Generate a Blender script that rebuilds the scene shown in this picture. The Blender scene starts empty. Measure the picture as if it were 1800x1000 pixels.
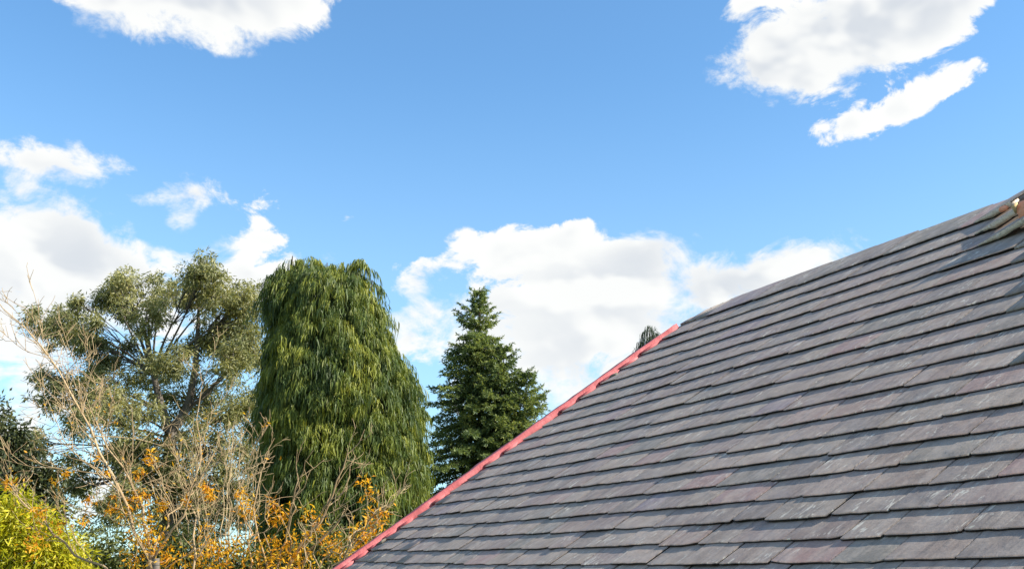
import bpy, math, random
import numpy as np
from mathutils import Vector, Matrix

R = math.radians
rng = np.random.default_rng(7)
random.seed(7)
scene = bpy.context.scene
col = scene.collection

# ------------------------------------------------------------------ camera
F_PX, HOR = 1850.0, 1025.0                 # focal length and horizon row, in photo pixels (1800 x 1000)
TILT = math.atan((HOR - 500) / F_PX)
EYE = Vector((0, 0, 3.2))
cd = bpy.data.cameras.new('camera')
cd.sensor_width = 36; cd.lens = F_PX / 1800 * 36
cd.clip_start = 0.05; cd.clip_end = 6000
cam = bpy.data.objects.new('camera', cd); col.objects.link(cam)
cam.location = EYE; cam.rotation_euler = (math.pi / 2 + TILT, 0, 0)
scene.camera = cam

def ray(x, y):
    X = (x - 900) / F_PX; Y = -(y - 500) / F_PX
    return Vector((X, math.cos(TILT) - Y * math.sin(TILT), math.sin(TILT) + Y * math.cos(TILT)))
def at(x, y, Y):                           # the point in direction of a photo pixel, at ground distance Y
    r = ray(x, y); return EYE + r * (Y / r.y)

# ------------------------------------------------------------------ light
SUN_AZ, SUN_EL = R(106), R(37)              # azimuth from +Y towards +X
sd = bpy.data.lights.new('sun', 'SUN'); sd.energy = 5.0; sd.angle = R(0.53); sd.color = (1.0, 0.93, 0.80)
sun = bpy.data.objects.new('sun', sd); col.objects.link(sun)
to_sun = Vector((math.sin(SUN_AZ) * math.cos(SUN_EL), math.cos(SUN_AZ) * math.cos(SUN_EL), math.sin(SUN_EL)))
sun.rotation_euler = to_sun.to_track_quat('Z', 'Y').to_euler()
sun.location = (30, -5, 40)

scene.view_settings.view_transform = 'Standard'
scene.view_settings.look = 'None'
scene.view_settings.exposure = 1.0
scene.view_settings.gamma = 1.0
scene.view_settings.use_curve_mapping = False

class NT:
    """tiny helper around a node tree"""
    def __init__(s, tree): s.t = tree; s.n = tree.nodes; s.l = tree.links
    def new(s, typ, **kw):
        n = s.n.new(typ)
        for k, v in kw.items(): setattr(n, k, v)
        return n
    def put(s, inp, v):
        if hasattr(v, 'is_output'): s.l.new(v, inp)
        elif v is not None: inp.default_value = v
    def math(s, op, a, b=None, c=None, clamp=False):
        n = s.new('ShaderNodeMath', operation=op, use_clamp=clamp)
        for i, v in enumerate((a, b, c)):
            if v is not None: s.put(n.inputs[i], v)
        return n.outputs[0]
    def noise(s, vec, scale, detail=2, rough=0.5, dist=0.0):
        n = s.new('ShaderNodeTexNoise')
        s.put(n.inputs['Vector'], vec)
        n.inputs['Scale'].default_value = scale; n.inputs['Detail'].default_value = detail
        n.inputs['Roughness'].default_value = rough; n.inputs['Distortion'].default_value = dist
        return n.outputs[0]
    def smooth(s, v, lo, hi, a=0.0, b=1.0):
        n = s.new('ShaderNodeMapRange', interpolation_type='SMOOTHSTEP')
        s.put(n.inputs[0], v)
        for i, q in enumerate((lo, hi, a, b)): s.put(n.inputs[1 + i], q)
        return n.outputs[0]
    def mix(s, f, a, b, blend='MIX'):
        n = s.new('ShaderNodeMix', data_type='RGBA', blend_type=blend)
        s.put(n.inputs[0], f); s.put(n.inputs[6], a); s.put(n.inputs[7], b)
        return n.outputs[2]
    def ramp(s, f, stops, interp='LINEAR'):
        n = s.new('ShaderNodeValToRGB'); n.color_ramp.interpolation = interp
        e = n.color_ramp.elements
        while len(e) < len(stops): e.new(0.5)
        for q, (p, c) in zip(e, stops): q.position = p; q.color = (*c, 1)
        s.put(n.inputs[0], f); return n.outputs[0]
    def mapping(s, vec, loc=(0, 0, 0), rot=(0, 0, 0), sc=(1, 1, 1), typ='POINT'):
        n = s.new('ShaderNodeMapping', vector_type=typ)
        s.put(n.inputs[0], vec); n.inputs[1].default_value = loc; n.inputs[2].default_value = rot; n.inputs[3].default_value = sc
        return n.outputs[0]

# ------------------------------------------------------------------ sky with cumulus clouds
world = bpy.data.worlds.new('World'); scene.world = world; world.use_nodes = True
w = NT(world.node_tree); w.n.clear()
sky = w.new('ShaderNodeTexSky', sky_type='NISHITA', sun_disc=False)
sky.sun_elevation = SUN_EL; sky.sun_rotation = SUN_AZ
sky.altitude = 0; sky.air_density = 1.0; sky.dust_density = 0.6; sky.ozone_density = 1.6
skyc = w.mix(1.0, sky.outputs[0], (0.80, 1.16, 1.32, 1), 'MULTIPLY')
tc = w.new('ShaderNodeTexCoord').outputs['Generated']
sep = w.new('ShaderNodeSeparateXYZ'); w.l.new(tc, sep.inputs[0])
az = w.math('ARCTAN2', sep.outputs[0], sep.outputs[1])
el = w.math('ARCSINE', sep.outputs[2])
cmb = w.new('ShaderNodeCombineXYZ'); w.l.new(az, cmb.inputs[0]); w.l.new(el, cmb.inputs[1])
# each cumulus: photo pixel, half sizes in pixels, tilt, weight  (kept as azimuth / elevation lobes)
CLOUDS = [
 (200,-10,150,75,0,1),(330,0,190,90,0,1),(445,0,130,85,0,1),(300,-120,330,110,0,1),
 (40,285,150,55,8,.8),(150,288,95,38,6,.75),(10,350,140,80,0,.45),(60,440,170,100,0,1),(150,420,75,75,0,.7),(30,520,230,100,0,.6),
 (240,485,120,55,0,.75),(60,620,200,130,0,.55),(40,760,220,150,0,.55),(440,480,105,60,0,.9),(330,540,150,80,0,.4),(170,870,200,100,0,.6),
 (334,340,62,40,-12,.9),(398,348,80,18,6,.5),(450,388,60,62,-10,.8),(240,352,30,20,0,.45),(313,392,36,22,0,.42),(605,388,34,14,-12,.45),(500,423,40,16,0,.35),
 (1000,470,220,74,0,.72),(1130,480,140,74,0,.72),(885,440,105,52,0,.75),(1003,408,42,28,-30,.7),(1150,432,80,36,-8,.6),
 (850,545,190,62,-8,.8),(1010,600,230,110,0,.7),(1100,570,170,110,0,.7),(930,655,200,80,0,.6),(1000,720,260,40,0,.35),
 (745,482,75,34,-16,.75),(722,580,52,85,0,.8),(720,470,40,30,0,.3),(590,450,60,24,0,.4),
 (1310,482,105,52,-14,.9),(1425,447,115,38,-6,.9),(1270,500,70,50,0,.5),(1380,510,200,50,-10,.8),(1600,390,55,22,0,.55),(1500,540,200,60,-20,.6),
 (1375,105,130,66,0,1),(1475,80,165,90,-14,1),(1560,20,215,100,-22,1),(1690,0,150,70,-25,1),(1345,60,75,80,-30,.9),(1560,-120,260,130,0,1),(1300,15,40,22,-30,.5),
 (1485,222,72,40,-18,.8),(1555,196,78,40,-24,.75),(1605,178,50,30,-24,.3),(1645,160,78,38,-26,.55),(1715,134,66,30,-8,.55),
]
S = None
for (x, y, rx, ry, rot, wt) in CLOUDS:
    r = ray(x, y).normalized()
    a0, e0 = math.atan2(r.x, r.y), math.asin(r.z)
    k = ray(x, y).length
    m = w.mapping(cmb.outputs[0], (a0, e0, 0), (0, 0, R(-rot)), (rx / F_PX / k / math.cos(e0) * 1.25, ry / F_PX / k * 1.25, 1), 'TEXTURE')
    g = w.new('ShaderNodeTexGradient', gradient_type='SPHERICAL'); w.l.new(m, g.inputs[0])
    S = w.math('MULTIPLY', g.outputs[1], wt) if S is None else w.math('MULTIPLY_ADD', g.outputs[1], wt, S)
# the same kind of scattered cumulus over the rest of the sky
fr = w.mapping(cmb.outputs[0], (0, R(16), 0), (0, 0, 0), (R(34), R(26), 1), 'TEXTURE')
ln = w.new('ShaderNodeVectorMath', operation='LENGTH'); w.l.new(fr, ln.inputs[0])
out_f = w.smooth(ln.outputs['Value'], 1.0, 1.25)
low = w.noise(tc, 2.6, 2, 0.5)
S_out = w.math('MULTIPLY', w.smooth(low, 0.44, 0.66), out_f)
S = w.math('ADD', S, S_out)
off = tuple(to_sun * 0.016)
def fbm(vec):
    a = w.noise(vec, 16.0, 10, 0.63, 0.45)
    return a
pA = w.mapping(tc, (0, 0, 0), (0, 0, 0), (1, 1, 1.5))
pB = w.mapping(tc, (off[0], off[1], off[2] + 0.012), (0, 0, 0), (1, 1, 1.5))
nA = fbm(pA)
lA, lB = w.noise(pA, 11.0, 3, 0.5, 0.3), w.noise(pB, 11.0, 3, 0.5, 0.3)
fine = w.noise(pA, 34.0, 6, 0.62, 0.5)
near = w.smooth(S, 0.0, 0.32, 0.30, 1.0)
dens = w.math('MULTIPLY_ADD', near, w.math('MULTIPLY_ADD', w.math('SUBTRACT', nA, 0.5), 3.0, w.math('MULTIPLY', w.math('SUBTRACT', fine, 0.5), 1.15)), S)
edge = w.smooth(w.noise(tc, 7.0, 2, 0.5), 0.38, 0.62, 0.62, 1.25)
mask = w.smooth(dens, 0.28, edge)
thick = w.smooth(w.math('ADD', S, w.math('MULTIPLY', w.math('SUBTRACT', nA, 0.5), 0.5)), 0.45, 1.75)
lit = w.smooth(w.math('SUBTRACT', lA, lB), -0.08, 0.10)
shade = w.math('MULTIPLY', thick, w.math('SUBTRACT', 1.0, w.math('MULTIPLY', lit, 0.85)), clamp=True)  # sunward brightness and grey shading of the clouds painted into their colour
cl = w.mix(shade, (5.2, 5.2, 5.05, 1), (3.6, 3.8, 4.05, 1))
hz = w.smooth(el, 0.0, 0.50, 0.42, 0.0)
skyh = w.mix(hz, skyc, (3.6, 4.7, 5.4, 1))
final = w.mix(w.math('MULTIPLY', mask, 0.97), skyh, cl)
bg = w.new('ShaderNodeBackground'); bg.inputs[1].default_value = 0.10
w.l.new(final, bg.inputs[0])
wo = w.new('ShaderNodeOutputWorld'); w.l.new(bg.outputs[0], wo.inputs[0])
world.cycles.sampling_method = 'MANUAL'; world.cycles.sample_map_resolution = 512

# ------------------------------------------------------------------ helpers
def tag(o, label=None, cat=None, group=None, kind=None):
    if label: o['label'] = label
    if cat: o['category'] = cat
    if group: o['group'] = group
    if kind: o['kind'] = kind
    return o
def empty(name, loc):
    o = bpy.data.objects.new(name, None); col.objects.link(o); o.location = loc; o.empty_display_size = 0.3
    return o
def link(name, me, mat=None, parent=None):
    if mat: me.materials.append(mat)
    o = bpy.data.objects.new(name, me); col.objects.link(o)
    if parent: o.parent = parent
    return o
def mesh_np(name, V, Fc, smooth=False):
    """V (n,3), Fc: list of arrays, each (m,k)"""
    me = bpy.data.meshes.new(name)
    V = np.asarray(V, dtype=np.float32)
    if not isinstance(Fc, list): Fc = [Fc]
    Fc = [np.asarray(f, dtype=np.int32) for f in Fc if len(f)]
    me.vertices.add(len(V)); me.vertices.foreach_set('co', V.ravel())
    loops = np.concatenate([f.ravel() for f in Fc]); tot = np.concatenate([np.full(len(f), f.shape[1], np.int32) for f in Fc])
    start = np.concatenate(([0], np.cumsum(tot)[:-1])).astype(np.int32)
    me.loops.add(len(loops)); me.loops.foreach_set('vertex_index', loops)
    me.polygons.add(len(tot)); me.polygons.foreach_set('loop_start', start); me.polygons.foreach_set('loop_total', tot)
    if smooth: me.polygons.foreach_set('use_smooth', np.ones(len(tot), bool))
    me.update(calc_edges=True); me.validate()
    return me
def unit(v): return v / np.maximum(np.linalg.norm(v, axis=-1, keepdims=True), 1e-9)

class Tubes:
    def __init__(s): s.V = []; s.F = []; s.n = 0
    def add(s, pts, rad, sides=5):
        P = np.asarray(pts, float); r = np.asarray(rad, float); m = len(P)
        T = np.gradient(P, axis=0); T = unit(T)
        ref = np.array([0.31, 0.92, 0.23]) if abs(T[:, 1]).mean() < 0.8 else np.array([1.0, 0.1, 0.2])
        A = unit(np.cross(T, ref)); B = np.cross(T, A)
        a = np.linspace(0, 2 * np.pi, sides, endpoint=False)
        ring = P[:, None] + r[:, None, None] * (np.cos(a)[None, :, None] * A[:, None] + np.sin(a)[None, :, None] * B[:, None])
        s.V.append(ring.reshape(-1, 3))
        i = np.arange(m - 1)[:, None] * sides; j = np.arange(sides)[None]; k = (j + 1) % sides
        s.F.append((s.n + np.stack([i + j, i + k, i + sides + k, i + sides + j], -1)).reshape(-1, 4))
        s.n += m * sides
    def mesh(s, name): return mesh_np(name, np.concatenate(s.V), np.concatenate(s.F), True)

def leaves_mesh(name, P, D, N, L, W, fold=0.18):
    """diamond leaves: base P, direction D, side N x D, length L, width W"""
    D = unit(D); Sd = unit(np.cross(D, N)); U = np.cross(Sd, D)
    L = L[:, None]; W = W[:, None]
    mid = P + D * L * 0.45 - U * L * 0.02
    V = np.stack([P, mid + Sd * W * 0.5 + U * W * fold, P + D * L - U * L * 0.10, mid - Sd * W * 0.5 + U * W * fold], 1).reshape(-1, 3)
    b = np.arange(len(P))[:, None] * 4
    F = np.concatenate([b + np.array([[0, 1, 2]]), b + np.array([[0, 2, 3]])])
    return mesh_np(name, V, F)

def ribbons_mesh(name, C, Sd, W):
    """C (n,k,3) centre lines, Sd (n,3) or (n,k,3) side vectors, W (n,k) widths"""
    n, k, _ = C.shape
    if Sd.ndim == 2: Sd = np.repeat(Sd[:, None], k, 1)
    A = C + Sd * W[..., None] * 0.5; B = C - Sd * W[..., None] * 0.5
    V = np.stack([A, B], 2).reshape(-1, 3)
    b = (np.arange(n) * k * 2)[:, None, None]; j = (np.arange(k - 1) * 2)[None, :, None]
    F = (b + j + np.array([0, 1, 3, 2])[None, None]).reshape(-1, 4)
    return mesh_np(name, V, F)

def mat_leaf(name, stops, trans=0.35, rough=0.55, spec=0.3, big=0.35, bigscale=0.6, tint=False):
    """foliage: random tint per leaf, slow drift over the crown, some light passing through"""
    m = bpy.data.materials.new(name); m.use_nodes = True; t = NT(m.node_tree); t.n.clear()
    geo = t.new('ShaderNodeNewGeometry')
    obj = t.new('ShaderNodeTexCoord').outputs['Object']
    drift = t.noise(obj, bigscale, 2, 0.5)
    if tint:
        at_ = t.new('ShaderNodeAttribute', attribute_name='tint').outputs['Fac']
        isl = t.math('ADD', t.math('MULTIPLY', at_, 0.6), t.math('MULTIPLY', geo.outputs['Random Per Island'], 0.4))
    else: isl = geo.outputs['Random Per Island']
    f = t.math('ADD', t.math('MULTIPLY', isl, 1 - big), t.math('MULTIPLY', t.smooth(drift, 0.3, 0.7), big))
    c = t.ramp(f, stops)
    p = t.new('ShaderNodeBsdfPrincipled'); t.l.new(c, p.inputs['Base Color'])
    p.inputs['Roughness'].default_value = rough; p.inputs['Specular IOR Level'].default_value = spec
    tr = t.new('ShaderNodeBsdfTranslucent'); t.l.new(t.mix(1.0, c, (1.15, 1.1, 0.55, 1), 'MULTIPLY'), tr.inputs[0])
    mx = t.new('ShaderNodeMixShader'); mx.inputs[0].default_value = trans
    t.l.new(p.outputs[0], mx.inputs[1]); t.l.new(tr.outputs[0], mx.inputs[2])
    o = t.new('ShaderNodeOutputMaterial'); t.l.new(mx.outputs[0], o.inputs[0])
    return m
def mat_plain(name, stops, scale=8, rough=0.8, spec=0.3, bump=0.0, detail=5, sc=(1, 1, 1)):
    m = bpy.data.materials.new(name); m.use_nodes = True; t = NT(m.node_tree)
    p = t.n['Principled BSDF']
    obj = t.mapping(t.new('ShaderNodeTexCoord').outputs['Object'], sc=sc)
    n = t.noise(obj, scale, detail, 0.6)
    t.l.new(t.ramp(n, stops), p.inputs['Base Color'])
    p.inputs['Roughness'].default_value = rough; p.inputs['Specular IOR Level'].default_value = spec
    if bump:
        b = t.new('ShaderNodeBump'); b.inputs['Strength'].default_value = bump; b.inputs['Distance'].default_value = 0.01
        t.l.new(t.noise(obj, scale * 4, 4, 0.6), b.inputs['Height']); t.l.new(b.outputs[0], p.inputs['Normal'])
    return m

# ------------------------------------------------------------------ ground
mg = mat_plain('grass_ground', [(0.3, (0.035, 0.06, 0.015)), (0.7, (0.075, 0.10, 0.03))], 0.6, 0.95, 0.1)
g = 3000.0
me = mesh_np('ground', [(-g, -g, 0), (g, -g, 0), (g, g, 0), (-g, g, 0)], np.array([[0, 1, 2, 3]]))
tag(link('ground', me, mg), kind='structure')

# ------------------------------------------------------------------ the house
D = 1.3                                       # eye to roof plane, metres
PITCH = R(34.6)
cdir = ray(-60, HOR); cdir = Vector((cdir.x, cdir.y, 0)).normalized()       # along the courses, to the far verge
hdir = Vector((cdir.y, -cdir.x, 0))
sdir = hdir * math.cos(PITCH) + Vector((0, 0, math.sin(PITCH)))
ndir = (-cdir).cross(sdir)
foot = EYE - ndir * D
ROOF = Matrix.Translation(foot) @ Matrix((-cdir, sdir, ndir)).transposed().to_4x4()   # local x = -u, y = v, z = off the roof
ROOFI = ROOF.inverted()
def roof_uv(x, y):
    r = ray(x, y); k = -D / r.dot(ndir); p = ROOFI @ (EYE + r * k)
    return -p.x, p.y
def px(u, v, n=0.0):
    p = cam_inv @ (ROOF @ Vector((-u, v, n)))
    return 900 + F_PX * p.x / -p.z, 500 - F_PX * p.y / -p.z
cam_inv = (Matrix.Translation(EYE) @ cam.rotation_euler.to_matrix().to_4x4()).inverted()

U_VERGE, V_RIDGE, V_EAVE, U_END = 6.08 * D, 4.90 * D, 0.45, -4.5
eave_z = (ROOF @ Vector((0, V_EAVE, 0))).z
house_base = ROOF @ Vector((-(U_VERGE + U_END) / 2, V_RIDGE, 0)); house_base.z = 0
house = empty('house', house_base)
tag(house, 'house with a long grey slate roof edged by a red verge strip', 'house')
bpy.context.view_layer.update()

# materials of the roof
def mat_slate(name, island):
    m = bpy.data.materials.new(name); m.use_nodes = True; t = NT(m.node_tree); p = t.n['Principled BSDF']
    if island: rnd = t.new('ShaderNodeNewGeometry').outputs['Random Per Island']
    else: rnd = t.new('ShaderNodeObjectInfo').outputs['Random']
    tcn = t.new('ShaderNodeTexCoord'); tcn.object = bpy.data.objects['roof'] if 'roof' in bpy.data.objects else None
    base = tcn.outputs['Object']
    wn = t.new('ShaderNodeTexWhiteNoise', noise_dimensions='1D'); t.l.new(rnd, wn.inputs['W'])
    offv = t.new('ShaderNodeVectorMath', operation='MULTIPLY_ADD')
    t.l.new(wn.outputs['Color'], offv.inputs[0]); offv.inputs[1].default_value = (40, 40, 40); t.l.new(base, offv.inputs[2])
    v = offv.outputs[0]
    tint = t.ramp(rnd, [(0.0, (0.194, 0.149, 0.133)), (0.13, (0.269, 0.214, 0.179)), (0.25, (0.179, 0.148, 0.134)), (0.37, (0.286, 0.227, 0.183)),
                        (0.50, (0.220, 0.168, 0.152)), (0.61, (0.186, 0.165, 0.140)), (0.72, (0.296, 0.232, 0.194)), (0.83, (0.241, 0.184, 0.166)),
                        (0.91, (0.251, 0.189, 0.155)), (0.97, (0.288, 0.185, 0.169)), (1.0, (0.199, 0.162, 0.175))])
    blot = t.noise(t.mapping(v, sc=(3.5, 2.2, 1)), 2.4, 7, 0.68)
    tint = t.mix(t.smooth(blot, 0.38, 0.66, 0.0, 0.85), tint, t.mix(0.5, tint, (0.43, 0.36, 0.305, 1)))
    # riven streaks running up the slope
    streak = t.noise(t.mapping(v, rot=(0, 0, R(9)), sc=(34, 4.2, 1)), 1.0, 7, 0.72)
    tint = t.mix(t.smooth(streak, 0.46, 0.70, 0.0, 0.45), tint, (0.38, 0.32, 0.285, 1))
    tint = t.mix(t.smooth(streak, 0.46, 0.30, 0.0, 0.5), tint, (0.10, 0.086, 0.08, 1))
    # pale scuffs and lichen, only here and there
    sc1 = t.noise(t.mapping(v, rot=(0, 0, R(-16)), sc=(26, 7.5, 1)), 1.5, 5, 0.7, 0.8)
    where = t.noise(v, 5.0, 2, 0.5)
    sm = t.math('MULTIPLY', t.smooth(sc1, 0.55, 0.64), t.smooth(where, 0.46, 0.60))
    tint = t.mix(t.math('MULTIPLY', sm, 0.8), tint, (0.58, 0.54, 0.46, 1))
    vo = t.new('ShaderNodeTexVoronoi'); t.l.new(t.mapping(v, sc=(1, 1, 0.0)), vo.inputs['Vector']); vo.inputs['Scale'].default_value = 7.0
    rad_ = t.math('MULTIPLY', t.smooth(t.noise(v, 30, 3, 0.6), 0.3, 0.7, 0.4, 1.3), 0.085)
    pick = t.new('ShaderNodeSeparateColor'); t.l.new(vo.outputs['Color'], pick.inputs[0])
    spot = t.math('MULTIPLY', t.math('LESS_THAN', vo.outputs['Distance'], rad_), t.math('GREATER_THAN', pick.outputs[0], 0.72))
    tint = t.mix(t.math('MULTIPLY', spot, 0.6), tint, (0.46, 0.46, 0.38, 1))
    dark = t.noise(base, 16.0, 6, 0.68)
    tint = t.mix(t.smooth(dark, 0.50, 0.72, 0, 0.38), tint, (0.11, 0.094, 0.084, 1))
    t.l.new(tint, p.inputs['Base Color'])
    rr = t.smooth(t.noise(v, 9.0, 4, 0.6), 0.3, 0.7, 0.55, 0.8); t.l.new(rr, p.inputs['Roughness'])
    p.inputs['Specular IOR Level'].default_value = 0.35
    b = t.new('ShaderNodeBump'); b.inputs['Strength'].default_value = 0.55; b.inputs['Distance'].default_value = 0.004
    h = t.math('ADD', t.math('MULTIPLY', streak, 0.7), t.math('ADD', t.noise(v, 26, 5, 0.65), t.math('MULTIPLY', t.noise(v, 6.0, 3, 0.5, 0.8), 1.6)))
    t.l.new(h, b.inputs['Height']); t.l.new(b.outputs[0], p.inputs['Normal'])
    return m

m_felt = mat_plain('roof_felt', [(0.3, (0.02, 0.02, 0.022)), (0.7, (0.035, 0.034, 0.035))], 10, 0.9, 0.2)
m_brick = mat_plain('render_wall', [(0.3, (0.45, 0.43, 0.40)), (0.7, (0.55, 0.53, 0.49))], 6, 0.9, 0.2, 0.3)
m_red = mat_plain('red_verge_paint', [(0.25, (0.27, 0.06, 0.065)), (0.42, (0.40, 0.095, 0.10)), (0.6, (0.47, 0.135, 0.14)), (0.75, (0.45, 0.25, 0.24))], 9, 0.7, 0.3, 0.5)
m_mortar = mat_plain('mortar', [(0.3, (0.66, 0.53, 0.42)), (0.5, (0.88, 0.74, 0.60)), (0.7, (0.94, 0.84, 0.72))], 60, 0.95, 0.1, 0.9)
m_slate_mortar = mat_plain('weathered_mortar', [(0.3, (0.12, 0.11, 0.09)), (0.7, (0.24, 0.215, 0.175))], 30, 0.95, 0.1, 0.8)
m_clay = mat_plain('terracotta', [(0.3, (0.66, 0.24, 0.13)), (0.6, (0.80, 0.36, 0.22)), (0.8, (0.85, 0.46, 0.32))], 18, 0.85, 0.2, 0.4)
m_wood = mat_plain('pale_timber', [(0.3, (0.42, 0.28, 0.12)), (0.7, (0.60, 0.44, 0.22))], 6, 0.7, 0.2, 0.3, sc=(1, 12, 12))

def box_mesh(name, x0, x1, y0, y1, z0, z1):
    V = [(x, y, z) for z in (z0, z1) for y in (y0, y1) for x in (x0, x1)]
    F = np.array([[0, 2, 3, 1], [4, 5, 7, 6], [0, 1, 5, 4], [2, 6, 7, 3], [0, 4, 6, 2], [1, 3, 7, 5]])
    return mesh_np(name, V, F)
def local(o, M): o.matrix_parent_inverse = Matrix(); o.matrix_local = M

# roof deck with the clipped upper corner
corner = [(-(5.90 * D), V_EAVE), (-U_END, V_EAVE), (-U_END, V_RIDGE - 0.02), (-(5.66 * D), V_RIDGE - 0.03), (-(5.86 * D), 4.78 * D), (-(5.90 * D), 4.6 * D)]
V = [(x, y, -0.057) for x, y in corner] + [(x, y, -0.13) for x, y in corner]
n = len(corner)
Fq = [[list(range(n))], [list(range(2 * n - 1, n - 1, -1))], [[i, i + n, (i + 1) % n + n, (i + 1) % n] for i in range(n)]]
roof = link('roof', mesh_np('roof', V, [np.array(f) for f in Fq]), m_felt, house)
HB = Matrix.Translation(house_base).inverted()
local(roof, HB @ ROOF)
m_slate = mat_slate('slate', False); m_slate_far = mat_slate('slate_rest', True)

# board under the top courses
o = link('ridge_board', box_mesh('ridge_board', -5.62 * D, -U_END, V_RIDGE - 0.50, V_RIDGE - 0.015, -0.058, -0.046), m_felt, roof)
o = link('ridge_board', box_mesh('ridge_board', -5.84 * D, -5.62 * D - 0.002, V_RIDGE - 0.50, 4.80 * D, -0.058, -0.047), m_felt, roof)
# rear slope, walls
rw = 2 * V_RIDGE * math.cos(PITCH)
def house_part(name, V, F, mat): return link(name, mesh_np(name, [tuple(HB @ Vector(v)) for v in V], F), mat, house)
def rp(u, v, n): return ROOF @ Vector((-u, v, n))
rid = [rp(u, V_RIDGE, -0.07) for u in (5.66 * D, U_END)]
far = [p + hdir * (V_RIDGE - V_EAVE) * math.cos(PITCH) - Vector((0, 0, (V_RIDGE - V_EAVE) * math.sin(PITCH))) for p in rid]
dn = Vector((0, 0, -0.08))
house_part('rear_roof', [rid[0], rid[1], far[1], far[0]] + [p + dn for p in (rid[0], rid[1], far[1], far[0])],
           np.array([[0, 1, 2, 3], [7, 6, 5, 4], [0, 4, 5, 1], [1, 5, 6, 2], [2, 6, 7, 3], [3, 7, 4, 0]]), m_felt)
for u in (5.72 * D, U_END + 0.3):
    a = rp(u, V_EAVE + 0.45, -0.12); r_ = rp(u, V_RIDGE - 0.05, -0.16); b = a + hdir * 2 * (V_RIDGE - V_EAVE - 0.5) * math.cos(PITCH)
    th = -cdir * 0.25 if u > 0 else cdir * 0.25
    P = [Vector((a.x, a.y, 0)), Vector((b.x, b.y, 0)), b, r_, a]
    house_part('wall', P + [p + th for p in P], [np.array([[0, 1, 2, 3, 4], [9, 8, 7, 6, 5]]), np.array([[i, i + 5, (i + 1) % 5 + 5, (i + 1) % 5] for i in range(5)])], m_brick)
for s_ in (0, 1):
    a = rp(5.72 * D - 0.25, V_EAVE + 0.45, -0.12); b = rp(U_END + 0.55, V_EAVE + 0.45, -0.12)
    sh = hdir * (2 * (V_RIDGE - V_EAVE - 0.5) * math.cos(PITCH) - 0.25) * s_
    th = hdir * 0.25
    P = [Vector((a.x, a.y, 0)) + sh, Vector((b.x, b.y, 0)) + sh, b + sh, a + sh]
    house_part('wall', P + [p + th for p in P], np.array([[0, 1, 2, 3], [7, 6, 5, 4], [0, 4, 5, 1], [1, 5, 6, 2], [2, 6, 7, 3], [3, 7, 4, 0]]), m_brick)

# --- slates
def slate_mesh(k):
    r = np.random.default_rng(100 + k); nx = 7
    xs = np.linspace(-0.5, 0.5, nx); V = []
    jt = r.normal(0, 0.0055, nx); jt[0] += abs(r.normal(0, 0.02)) * (r.random() < .25); jt[-1] += abs(r.normal(0, 0.02)) * (r.random() < .25)
    if r.random() < 0.5: jt[r.integers(1, nx - 1)] += r.uniform(0.0, 0.014)
    dz = r.normal(0, 0.035, nx)
    for z, sh in ((0, 0.0), (-1, -0.012)):
        for row, y in enumerate((0, 1)):
            for i, x in enumerate(xs):
                V.append((x, y + (jt[i] + sh * (0.3 + r.random()) if row == 0 else 0), z + (dz[i] if z == 0 else 0)))
    F = []
    for i in range(nx - 1):
        F.append([i, i + 1, nx + i + 1, nx + i])
        F.append([3 * nx + i, 3 * nx + i + 1, 2 * nx + i + 1, 2 * nx + i])
        F.append([2 * nx + i, 2 * nx + i + 1, i + 1, i])
        F.append([nx + i, nx + i + 1, 3 * nx + i + 1, 3 * nx + i])
    F.append([0, nx, 3 * nx, 2 * nx]); F.append([nx - 1, 3 * nx - 1, 4 * nx - 1, 2 * nx - 1][0:1] + [3 * nx - 1, 4 * nx - 1, 2 * nx - 1])
    return np.array(V), np.array(F)
VAR = [slate_mesh(k) for k in range(10)]
VARM = []
for k, (V, Fv) in enumerate(VAR):
    me = mesh_np('slate_shape', V, Fv); me.materials.append(m_slate); VARM.append(me)

def dv_course(u):                            # courses kick up a little towards the verge
    q = max(0.0, (u / D - 2.2) / 3.7)
    return 0.125 * D * q ** 1.4
courses = []; v = 1.57
lowers = []
vv = 1.57
while vv > V_EAVE / D + 0.02: vv -= 0.10; lowers.append(vv)
courses = sorted(lowers)
while v < 4.80:
    courses.append(v); v += 0.112 + 0.046 * (v - 1.6)
last = courses[-1] if courses[-1] < 4.72 else courses.pop() and courses[-1]
courses = [c if c <= 1.571 else 1.57 + (c - 1.57) * (4.47 - 1.57) / (courses[-1] - 1.57) for c in courses]
gaps = [b - a for a, b in zip(courses, courses[1:])] + [0.26]
print('courses', [round(c, 3) for c in courses])
def u_edge(v):                               # far end of the slates: verge, then the rounded upper corner
    v /= D
    if v < 4.50: return 5.975 * D + random.gauss(0, 0.012)
    if v < 4.62: return 6.03 * D
    if v < 4.72: return 5.995 * D
    return 5.955 * D
slates = []
lift_zone = []
for ci, (v0, gg) in enumerate(zip(courses, gaps)):
    G = gg * D; V0 = v0 * D
    t = 0.036 * G + 0.003
    u = u_edge(V0 + dv_course(5.9 * D))
    first = True
    while u > -2.2:
        wd = G * random.uniform(1.2, 2.3)
        if first: wd *= random.uniform(0.5, 1.0); first = False
        if v0 > 4.3 and u > 5.72 * D: wd = 0.085
        uc = u - wd / 2
        slates.append(dict(u=uc, w=wd - random.uniform(0.002, 0.007) - 0.003, v=V0 + dv_course(uc) + random.gauss(0, 0.0028) + (random.random() < 0.06) * random.uniform(-0.02, 0.012),
                           G=G, t=t, ci=ci, rot=random.gauss(0, R(0.45)), k=random.randrange(10), lift=abs(random.gauss(0, 0.0025)), flip=random.random() < 0.5))
        u -= wd
nC = len(courses)
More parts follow.
